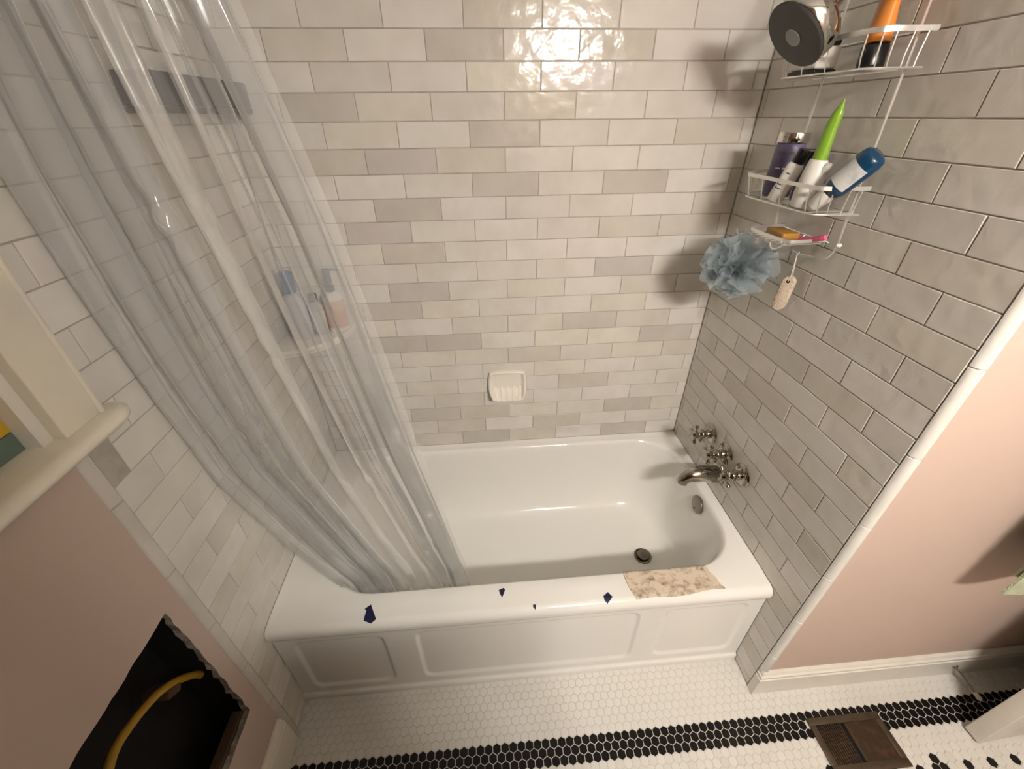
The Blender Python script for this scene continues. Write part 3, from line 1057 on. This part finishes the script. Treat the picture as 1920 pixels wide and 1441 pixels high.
def basket(zb, zr, xf, y0, y1):
    rim = rail(zr, xf, y0, y1)
    bk = MB()
    # flat bar rail
    hh, tt = 0.0042, 0.0011
    rr = []
    for i, p in enumerate(rim):
        t = (rim[min(i + 1, len(rim) - 1)] - rim[max(i - 1, 0)]).normalized()
        n = Vector((-t.y, t.x, 0)).normalized()
        rr.append([p + n * tt + Vector((0, 0, -hh)), p + n * tt + Vector((0, 0, hh)), p - n * tt + Vector((0, 0, hh)), p - n * tt + Vector((0, 0, -hh))])
    bk.loft(rr)
    b = bk.build('basket_rail', 'wire', caddy, angle=30)
    low = rail(zb, xf + .006, y0 - .004, y1 + .004)
    lw = MB()
    lw.tube(low, 0.0017, 6)
    lw.tube([(1.509, y0 + .01, zb), (1.509, y1 - .002, zb)], 0.0017, 6)
    lw.tube([(1.509, y0 + .016, zr), (1.509, y1 - .004, zr)], 0.0017, 6)
    lw.build('basket_frame', 'wire', b)
    n = 12
    for i in range(n):
        k = int((i + .5) / n * (len(rim) - 1))
        p, q = rim[k], low[k]
        m = MB()
        mid = q + Vector((0, 0, 0.012)) + (p - q) * 0.12
        m.tube([p, mid, q + (Vector((1.509, q.y, q.z)) - q) * 0.04, Vector((1.509, lerp(q.y, (y0 + y1) / 2, .05), zb))], 0.0014, 6)
        m.build('basket_wire', 'wire', b)
    return b


basket(1.734, 1.790, 1.408, -0.190, -0.512)
basket(1.475, 1.5285, 1.402, -0.186, -0.512)
# soap tray
ty = [(1.502, -0.462), (1.425, -0.468), (1.404, -0.462), (1.396, -0.442), (1.392, -0.350), (1.396, -0.325), (1.412, -0.312), (1.502, -0.302)]
loop = catmull([(x, y, 1.409) for x, y in ty], 5)
mb = MB()
rr = []
for i, p in enumerate(loop):
    t = (loop[min(i + 1, len(loop) - 1)] - loop[max(i - 1, 0)]).normalized()
    n = Vector((-t.y, t.x, 0)).normalized()
    rr.append([p + n * .0011 + Vector((0, 0, -.004)), p + n * .0011 + Vector((0, 0, .004)), p - n * .0011 + Vector((0, 0, .004)), p - n * .0011 + Vector((0, 0, -.004))])
mb.loft(rr)
tray = mb.build('tray_rail', 'wire', caddy, angle=30)
mb = MB()
mb.tube([(1.503, -0.470, 1.405), (1.503, -0.290, 1.405)], 0.0017, 6)
mb.build('tray_back_wire', 'wire', tray)
for i in range(7):
    y = lerp(-0.452, -0.325, i / 6)
    MB().tube([(1.395, y, 1.407), (1.400, y, 1.398), (1.495, y, 1.398), (1.503, y, 1.405)], 0.0014, 6).build('tray_wire', 'wire', tray)
for (hx, hy) in ((1.396, -0.312), (1.398, -0.462)):
    MB().tube(catmull([(hx + .004, hy, 1.404), (hx - .002, hy + .012, 1.392), (hx - .004, hy + .028, 1.384), (hx - .004, hy + .040, 1.388), (hx - .004, hy + .045, 1.396)], 5), 0.0016, 8).build('hook', 'wire', caddy)

# ------------------------------------------------------------------ things in the caddy
b0 = Vector((1.462, -0.445, 1.7375))
t0 = Vector((1.472, -0.415, 1.92))
o, M = bottle('lotion_tube', 'orange lotion tube standing on its black cap in the upper basket', 'tube', b0, t0,
              [('tube_cap', 'black_plastic', 1, .8, [(0.0225, 0), (0.0235, 0.002), (0.0235, 0.034), (0.022, 0.037), (0.018, 0.038)])])
rings = []
for i in range(13):
    t = i / 12
    rx = lerp(0.0255, 0.031, t)
    ry = lerp(0.0215, 0.003, t ** 1.3)
    rings.append([(ry * math.cos(2 * PI * k / 24), rx * math.sin(2 * PI * k / 24), 0.038 + 0.135 * t) for k in range(24)])
MB().loft(rings, M=M).build('tube_body', 'orange_plastic', o, angle=60)
for i in range(4):
    z = 0.068 + i * 0.011
    def fn(u, v, z=z, i=i):
        t = (z - .038) / .135
        rx, ry = lerp(0.0255, 0.031, t) + .0006, lerp(0.0215, 0.003, t ** 1.3) + .0006
        a = lerp(PI * 0.82, PI * (1.22 - 0.05 * (i % 2)), u)
        return (ry * math.cos(a), rx * math.sin(a), z + v * 0.004)
    MB().grid(fn, 8, 1, M=M).build('printed_line', 'orange_print', o)

o = thing('cosmetic_jar', 'white jar with black lid behind the shower head', 'jar', (1.445, -0.29, 1.737))
MB().rbox(1.425, 1.475, -0.335, -0.245, 1.7455, 1.786, 0.006).build('jar_body', 'white_plastic', o)
MB().rbox(1.424, 1.476, -0.336, -0.244, 1.7365, 1.745, 0.003).build('jar_base', 'black_plastic', o)
MB().rbox(1.428, 1.472, -0.332, -0.248, 1.7865, 1.803, 0.004).build('jar_lid', 'black_plastic', o)
for i, (ya, yb) in enumerate(((-.33, -.30), (-.295, -.26), (-.325, -.285))):
    MB().box(1.4243, 1.425, ya, yb, 1.774 - i * .009, 1.777 - i * .009).build('printed_line', 'label_ink', o, smooth_shade=False)

# purple tube with a silver cap, standing upside up
o, M = bottle('shampoo_bottle', 'purple bottle with a shiny silver cap in the lower basket', 'bottle', (1.474, -0.2645, 1.4775), (1.476, -0.266, 1.62),
              [('bottle_body', 'purple_plastic', 0.72, 1.0, [(0.030, 0), (0.033, 0.004), (0.034, 0.05), (0.034, 0.11), (0.0325, 0.122), (0.030, 0.124)]),
               ('bottle_cap', 'chrome', 0.74, 1.0, [(0.0345, 0.1245), (0.0352, 0.126), (0.0352, 0.1445), (0.034, 0.147), (0.0, 0.1475)])], roll=0)
patch(M, o, 'printed_line', 'label_ink', 0.034, PI * 0.78, PI * 1.15, 0.098, 0.106, 0.72, 1.0)
patch(M, o, 'printed_line', 'label_white_ink', 0.034, PI * 0.82, PI * 0.93, 0.066, 0.0695, 0.72, 1.0)
patch(M, o, 'printed_line', 'label_white_ink', 0.034, PI * 0.97, PI * 1.14, 0.066, 0.0695, 0.72, 1.0)

o, M = bottle('dropper_bottle', 'small white bottle with a black cap leaning on the purple bottle', 'bottle', (1.428, -0.333, 1.4785), (1.446, -0.362, 1.588),
              [('bottle_body', 'white_plastic', 1, 1, [(0.0165, 0), (0.0185, 0.003), (0.0185, 0.082), (0.016, 0.088), (0.012, 0.09)]),
               ('bottle_cap', 'black_plastic', 1, 1, [(0.0135, 0.0905), (0.014, 0.092), (0.0135, 0.118), (0.012, 0.120), (0.0, 0.1205)])])
for i in range(3):
    patch(M, o, 'printed_line', 'label_ink', 0.0185, PI * 0.8, PI * (1.1 - .07 * (i % 2)), 0.030 + i * .009, 0.0325 + i * .009)
patch(M, o, 'printed_line', 'label_ink', 0.0185, PI * 0.95, PI * 1.1, 0.066, 0.069)

o, M = bottle('dark_bottle', 'dark plum bottle half hidden behind the white bottles', 'bottle', (1.482, -0.345, 1.4775), (1.482, -0.346, 1.60),
              [('bottle_body', 'purple_dark', .8, 1, [(0.020, 0), (0.022, 0.003), (0.022, 0.070), (0.012, 0.082)]),
               ('bottle_cap', 'black_plastic', 1, 1, [(0.012, 0.082), (0.012, 0.110), (0.0, 0.111)])])

# white bottle with a tall green tapered top
o, M = bottle('applicator_bottle', 'white bottle with a tall lime green tapered top', 'bottle', (1.440, -0.421, 1.4785), (1.4405, -0.430, 1.69),
              [('bottle_body', 'white_plastic', .85, 1, [(0.026, 0), (0.0285, 0.004), (0.0285, 0.035), (0.0275, 0.04), (0.0272, 0.044), (0.025, 0.07), (0.0215, 0.090), (0.0195, 0.098), (0.017, 0.099)])])
rings = []
for i in range(15):
    t = i / 14
    r = lerp(0.0165, 0.011, t) * (1 - smooth(0.72, 1.02, t) * 0.86)
    off = 0.006 * smooth(0.5, 1, t)
    rings.append([(r * 0.8 * math.cos(2 * PI * k / 20), off * -1.0 + r * math.sin(2 * PI * k / 20), 0.099 + 0.112 * t) for k in range(20)])
MB().loft(rings, M=M).build('green_top', 'green_plastic', o, angle=60)
MB().tube([M @ Vector((0.004, -0.018, 0.078)), M @ Vector((0.004, -0.028, 0.088)), M @ Vector((0.004, -0.030, 0.094))], [0.009, 0.008, 0.005], 10).build('side_tab', 'white_plastic', o)

# blue bottle lying head down across the basket
o, M = bottle('gel_bottle', 'blue bottle tipped over with its white cap pointing down', 'bottle', (1.434, -0.462, 1.487), (1.463, -0.545, 1.592),
              [('bottle_cap', 'white_plastic', 1, 1, [(0.0125, 0), (0.0145, 0.003), (0.017, 0.036), (0.017, 0.040), (0.012, 0.041)]),
               ('bottle_body', 'blue_gel', .9, 1.0, [(0.013, 0.041), (0.020, 0.046), (0.0245, 0.056), (0.0255, 0.070), (0.0255, 0.128), (0.0225, 0.138), (0.016, 0.142), (0.0, 0.143)])])
patch(M, o, 'bottle_label', 'label_paper', 0.0256, PI * 0.72, PI * 1.32, 0.066, 0.118, .9, 1.0, n=14)

# soap bar and pink razor handle in the tray
o = tag(MB().rbox(-0.022, 0.022, -0.040, 0.040, 0, 0.017, 0.006, Matrix.Translation((1.442, -0.385, 1.4006)) @ Matrix.Rotation(math.radians(-4), 4, 'Z')).build('soap_bar', 'soap_orange', loc=(1.442, -0.385, 1.4006)),
        'orange soap bar in the wire tray under the baskets', 'soap')
o = thing('razor', 'pink razor handle lying beside the soap bar', 'razor', (1.475, -0.42, 1.40))
MB().tube(catmull([(1.462, -0.405, 1.4045), (1.464, -0.430, 1.406), (1.466, -0.455, 1.410), (1.467, -0.480, 1.418), (1.468, -0.495, 1.424)], 5),
          [lerp(0.0045, 0.0068, smooth(0, 20, i)) if i < 19 else 0.005 for i in range(21)], 12).build('razor_handle', 'pink_plastic', o)
MB().rbox(1.440, 1.486, -0.3425, -0.3305, 1.4005, 1.4085, 0.002).build('razor_head', 'pink_plastic', o)
MB().tube([(1.462, -0.405, 1.4045), (1.4645, -0.37, 1.4045), (1.4635, -0.342, 1.4045)], 0.0035, 8).build('razor_neck', 'pink_plastic', o)
for c in o.children:
    pass

# blue bath puff on the hook
PC = Vector((1.405, -0.306, 1.300))
puff = thing('bath_puff', 'light blue mesh bath puff hanging from the caddy hook', 'bath puff', tuple(PC))
mb = MB()
rp = random.Random(21)
for s in range(46):
    d = Vector((rp.gauss(0, 1), rp.gauss(0, 1), rp.gauss(0, 1))).normalized()
    e1 = d.orthogonal().normalized()
    e1 = (Matrix.Rotation(rp.uniform(0, 2 * PI), 3, d) @ e1)
    e2 = d.cross(e1)
    Rm = rp.uniform(0.072, 0.104)
    width = rp.uniform(0.030, 0.055)
    ph1, ph2 = rp.uniform(0, 6), rp.uniform(0, 6)
    fw = rp.choice((2, 3, 3, 4))
    # a ruffle: a ribbon whose free edge waves at the ball's surface
    def ruf(u, v, d=d, e1=e1, e2=e2, Rm=Rm, width=width, ph1=ph1, ph2=ph2, fw=fw):
        a = (u - 0.5) * 1.75
        r = lerp(0.018, Rm, v ** 0.8)
        wav = width * 0.42 * v * math.sin(fw * 2 * PI * u + ph1) + 0.010 * v * math.sin(11 * u + ph2)
        p = d * (r * math.cos(a)) + e1 * (r * math.sin(a)) + e2 * (wav + 0.25 * width * math.sin(ph2))
        p.z *= 0.93
        p += 0.004 * v * Vector((math.sin(30 * u + ph2), math.cos(27 * u + ph1), math.sin(19 * u)))
        q = PC + p
        q.x = min(q.x, W - 0.006)
        return q
    mb.grid(ruf, 26, 5)
mb.build('netting_ruffles', 'netting', puff, angle=180)
mb = MB()
hk = Vector((1.392, -0.280, 1.386))
for s in (-1, 1):
    mb.tube(catmull([PC + Vector((0, 0.004 * s, 0.02)), PC + Vector((-.004, 0.012 + 0.012 * s, 0.055)), hk + Vector((0, 0.011 * s, -0.012)), hk + Vector((0, 0.003 * s, -.001))], 5), 0.0042, 8)
mb.build('hanging_loop', 'netting', puff)

# pumice stone on a string
pum = thing('pumice_stone', 'oval pumice stone hanging by a string under the caddy', 'pumice stone', (1.497, -0.395, 1.21))
a, b = Vector((1.494, -0.4035, 1.302)), Vector((1.494, -0.3945, 1.206))
ax = (a - b).normalized()
side = ax.cross(Vector((-0.80, -0.60, 0.05))).normalized()
nrm = ax.cross(side).normalized()
L, hw = (a - b).length, 0.0175
out2 = []
for i in range(40):
    t = 2 * PI * i / 40
    cx_, cy_ = math.cos(t), math.sin(t)
    px = hw * (abs(cx_) ** 0.8) * (1 if cx_ > 0 else -1)
    py = (L / 2 - hw) * (1 if cy_ > 0.0 else -1) * (1 if abs(cy_) > 1e-6 else 0) + hw * cy_
    out2.append((hw * cx_, py))
mb = MB()
mid = (a + b) / 2
lay_ = []
for off, s in ((-.008, .80), (-.0085 + .003, .95), (0, 1.0), (.0055, .95), (.008, .80)):
    lay_.append([mid + side * (x * (s if True else 1)) + ax * (y * (0.97 + 0.03 * s)) + nrm * off for x, y in out2])
mb.loft(lay_)
stone = mb.build('stone', 'pumice', pum, angle=60)
hole = a - ax * 0.013
mb = MB()
mb.lathe([(0.0042, -0.009), (0.0042, 0.009)], Matrix.Translation(hole) @ frame_to(nrm), 14)
mb.build('stone_hole', 'dark_void', stone)
mb = MB()
mb.tube([hole - nrm * .0095, a - nrm * .006 + ax * .004, Vector((1.503, -0.384, 1.356))], 0.0011, 6)
mb.tube([hole + nrm * .0095, a + nrm * .006 + ax * .004, Vector((1.506, -0.380, 1.356))], 0.0011, 6)
mb.tube([Vector((1.5025, -0.387, 1.352)), Vector((1.506, -0.3855, 1.3605)), Vector((1.5095, -0.384, 1.352))], 0.0013, 6)
mb.build('hanging_string', 'string', pum)


# ------------------------------------------------------------------ cloth and tape on the tub rim
def rim_z(y):
    if y > -0.672:
        return H - min(0.02, 12 * (y + 0.672) ** 2 * 10)
    if y > -0.743:
        return H
    return H - 0.026 + math.sqrt(max(0, 0.026 ** 2 - (y + 0.743) ** 2))


def cloth_pt(u, v, lift):
    y = lerp(-0.6655, lerp(-0.757, -0.749, smooth(0.2, 1, u)) + 0.0025 * math.sin(9 * u), v)
    xl = lerp(1.078, 1.092, v ** 1.5) - 0.004 * math.sin(PI * v)
    xr = lerp(1.345, 1.372, v)
    x = lerp(xl, xr, u) + 0.002 * math.sin(14 * v) * smooth(.8, 1, u)
    z = rim_z(y) + lift + 0.0007 * math.sin(23 * u + 5 * v) * (1 if lift > .001 else 0)
    return (x, y, z)


mb = MB()
nu, nv = 44, 16
mb.grid(lambda u, v: cloth_pt(u, v, 0.0035), nu, nv)
mb.grid(lambda u, v: cloth_pt(u, v, 0.0006), nu, nv)
ed = [(i / nu, 0) for i in range(nu)] + [(1, j / nv) for j in range(nv)] + [(1 - i / nu, 1) for i in range(nu)] + [(0, 1 - j / nv) for j in range(nv)]
mb.loft([[cloth_pt(u, v, 0.0035) for u, v in ed], [cloth_pt(u, v, 0.0006) for u, v in ed]], False, False)
tag(mb.build('rim_patch', 'stone_cloth', angle=60, loc=(1.22, -0.71, H)), 'mottled tan cloth patch laid over the tub front rim', 'cloth')

TAPES = [
    ([(0.2912, -0.7049), (0.2754, -0.7175), (0.2818, -0.7209), (0.2791, -0.7513), (0.3011, -0.7592), (0.3148, -0.7499), (0.3004, -0.7225)],
     'largest torn bit of blue tape, at the curtained end of the rim'),
    ([(0.6771, -0.6935), (0.6925, -0.6875), (0.6968, -0.694), (0.686, -0.718), (0.6799, -0.7045)], 'small wedge of blue tape near the rim inner edge'),
    ([(0.7767, -0.747), (0.7863, -0.7477), (0.7835, -0.7603), (0.7766, -0.7532)], 'tiniest scrap of blue tape on the rim outer edge'),
    ([(0.9938, -0.7396), (1.011, -0.7281), (1.0211, -0.7443), (1.0016, -0.7607), (0.9942, -0.7516)], 'kite-shaped bit of blue tape beside the tan cloth'),
]
for poly, lab in TAPES:
    cx = sum(p[0] for p in poly) / len(poly)
    cy = sum(p[1] for p in poly) / len(poly)
    mb = MB()
    dense = []
    for (x0, y0), (x1, y1) in zip(poly, poly[1:] + poly[:1]):
        for k in range(4):
            dense.append((lerp(x0, x1, k / 4), lerp(y0, y1, k / 4)))
    rings = []
    for s in (1.0, 0.66, 0.33, 0.02):
        rings.append([(lerp(cx, x, s), lerp(cy, y, s), rim_z(lerp(cy, y, s)) + 0.0011) for x, y in dense])
    mb.loft([[(x, y, rim_z(y) + 0.0002) for x, y in dense]] + rings, False, True)
    tag(mb.build('tape_scrap', 'blue_tape', angle=60, loc=(cx, cy, H)), lab, 'tape', 'blue tape scraps on the tub rim')

# ------------------------------------------------------------------ floor register
reg = thing('floor_register', 'rusty bronze floor register set in the hexagonal tiles', 'floor register', (1.78, -1.03, 0))
x0, x1, y0, y1 = 1.6575, 1.903, -1.0995, -0.9600
mb = MB()
for (a, b, c, d) in ((x0, x1, y0, y0 + .021), (x0, x1, y1 - .020, y1), (x0, x0 + .021, y0 + .021, y1 - .020), (x1 - .021, x1, y0 + .021, y1 - .020)):
    mb.rbox(a, b, c, d, -0.0012, 0.0055, 0.002, seg=2)
mb.build('register_frame', 'bronze_light', reg)
MB().box(x0 + .01, x1 - .01, y0 + .01, y1 - .01, -0.0014, -0.0006).build('duct_opening', 'dark_void', reg, smooth_shade=False)
for i in range(11):
    x = lerp(x0 + .0265, 1.757, i / 10)
    MB().rbox(x - .0022, x + .0022, y0 + .020, y1 - .019, -0.0002, 0.0030, .0008, seg=1).build('slat', 'bronze', reg)
for i in range(3):
    y = lerp(y0 + .04, y1 - .04, i / 2)
    MB().rbox(x0 + .020, 1.762, y - .0016, y + .0016, -0.0004, 0.0020, .0006, seg=1).build('cross_bar', 'bronze', reg)
MB().rbox(1.7715, x1 - .020, y0 + .020, y1 - .019, -0.0004, 0.0034, .0012, seg=1).build('damper_plate', 'bronze', reg)
MB().rbox(1.7725, 1.7775, y0 + .024, y1 - .023, 0.0034, 0.0052, .0008, seg=1).build('damper_ridge', 'bronze_light', reg)

# ------------------------------------------------------------------ door stop on the baseboard
st = thing('door_stop', 'thin door stop with a white tip screwed to the baseboard', 'door stop', (2.232, -0.879, 0.06))
d = (Vector((2.255, -0.966, 0.026)) - Vector((2.232, -0.879, 0.062))).normalized()
A = Matrix.Translation((2.232, -0.8785, 0.062)) @ frame_to(d)
MB().lathe([(0.010, 0), (0.010, 0.003), (0.006, 0.006)], A, 16).build('stop_base', 'nickel', st)
MB().lathe([(0.0035, 0.004), (0.0035, 0.078)], A, 12).build('stop_rod', 'nickel', st)
MB().lathe([(0.0062, 0.076), (0.0075, 0.079), (0.0075, 0.094), (0.006, 0.098), (0.0, 0.099)], A, 16).build('rubber_tip', 'rubber_white', st)

# ------------------------------------------------------------------ towel on its bar
bar = thing('towel_bar', 'nickel towel bar holding the pale green towel', 'towel bar', (2.13, -0.94, 1.30))
MB().tube([(1.83, -0.938, 1.30), (2.42, -0.938, 1.30)], 0.008, 14).build('bar_rod', 'nickel', bar)
for x in (1.83, 2.42):
    MB().lathe([(0.024, 0), (0.024, 0.005), (0.012, 0.012), (0.010, 0.07), (0.013, 0.076), (0.013, 0.09), (0.0, 0.091)], Matrix.Translation((x, PINK_Y - .0005, 1.30)) @ frame_to((0, -1, 0)), 18).build('bar_post', 'nickel', bar)


def towel_pt(u, v, side, th):
    # side +1: room side, -1: wall side
    z_bot = 0.697 if side > 0 else 0.715
    x = lerp(1.882 if side > 0 else 1.935, 2.33, u)
    z = lerp(1.300, z_bot, v)
    z += 0.010 * math.sin(PI * u) * (1 if v > .99 else 0) * 0
    x += (0.030 * smooth(0.70, 0.0, v) - 0.004 * smooth(.9, 1, v)) * (1 - u)
    y = -0.938 - side * (0.0115 + 0.004 * v + th) - 0.006 * math.sin(9 * u + 0.6) * v
    z -= 0.004 * math.sin(13 * u) * v
    return (x, y, z)


mb = MB()
nu, nv = 30, 24
def section(u):
    o = [towel_pt(u, 1 - j / nv, -1, 0.002) for j in range(nv + 1)]
    x = lerp(1.893, 2.33, u) + 0.030 * (1 - u)
    o += [(x, -0.938 + 0.0135 * math.cos(a), 1.300 + 0.0135 * math.sin(a)) for a in [PI * k / 8 for k in range(1, 8)]]
    o += [towel_pt(u, j / nv, 1, 0.002) for j in range(nv + 1)]
    o += [towel_pt(u, 1 - j / nv, 1, -0.0035) for j in range(nv + 1)]
    o += [(x, -0.938 + 0.0085 * math.cos(PI - a), 1.300 + 0.0085 * math.sin(a)) for a in [PI * k / 8 for k in range(1, 8)]]
    o += [towel_pt(u, j / nv, -1, -0.0035) for j in range(nv + 1)]
    return o
mb.loft([section(i / nu) for i in range(nu + 1)])
tag(mb.build('hand_towel', 'towel_green', angle=60, loc=(2.11, -0.938, 0.69)), 'pale green towel hanging by the pink wall', 'towel')

# ------------------------------------------------------------------ inside the cut hole: yellow cable and a wood cleat
cab = catmull([(-0.06, -0.84 - .012, 0.42), (-0.06, -0.8945, 0.515), (-0.06, -0.9051, 0.5474), (-0.06, -0.9351, 0.5958), (-0.06, -0.9698, 0.6344), (-0.06, -1.0094, 0.6578), (-0.06, -1.0499, 0.6714),
               (-0.06, -1.0791, 0.6744), (-0.06, -1.1055, 0.6629), (-0.062, -1.16, 0.62), (-0.065, -1.2, 0.52), (-0.065, -1.21, 0.30)], 6)
cab[0:6] = []
tag(MB().tube(cab[2:], 0.0085, 12).build('yellow_cable', 'yellow_jacket', loc=(-0.06, -1.0, 0.65)), 'thick yellow cable curving inside the cut wall hole', 'cable')
tag(MB().rbox(-0.028, 0.028, -0.009, 0.009, -0.018, 0.018, 0.002, Matrix.Translation((-0.078, -0.962, 0.606)) @ Matrix.Rotation(0.9, 4, 'X')).build('wood_cleat', 'splinter_wood', loc=(-0.078, -0.962, 0.606)),
    'small wood block behind the yellow cable', 'wood block')
tag(MB().rbox(-0.05, -0.0225, -1.2, -0.9105, 0.328, 0.341, 0.002).build('lath_strip', 'splinter_wood', loc=(-0.035, -0.92, 0.335)), 'brown wood lath along the lower edge of the hole', 'wood strip')

# ------------------------------------------------------------------ lamp over the wash stand, behind the camera
LX, LZ = 1.30, 2.05
lamp = thing('vanity_light', 'wall lamp with three bell shades opposite the tub', 'lamp', (LX, YF, LZ))
MB().rbox(LX - 0.28, LX + 0.28, YF + .0005, YF + 0.03, LZ + .01, LZ + .09, 0.006).build('back_plate', 'chrome', lamp)
for x in (LX - 0.12, LX, LX + 0.12):
    MB().tube(catmull([(x, YF + 0.03, LZ + .05), (x, YF + 0.08, LZ + .065), (x, YF + 0.115, LZ + .05)], 4), 0.011, 12).build('lamp_arm', 'chrome', lamp)
    A = Matrix.Translation((x, YF + 0.115, LZ + 0.05)) @ frame_to((0, 0.42, -0.907))
    sh = MB().lathe([(0.022, -0.012), (0.030, -0.005), (0.038, 0.02), (0.050, 0.055), (0.057, 0.078), (0.056, 0.078), (0.049, 0.055), (0.028, 0.0)], A, 16).build('bell_shade', 'shade_glow', lamp)
    MB().lathe([(0.0485, 0.0600), (0.0485, 0.0612)], A, 20).build('diffuser', 'lamp_glow', lamp)
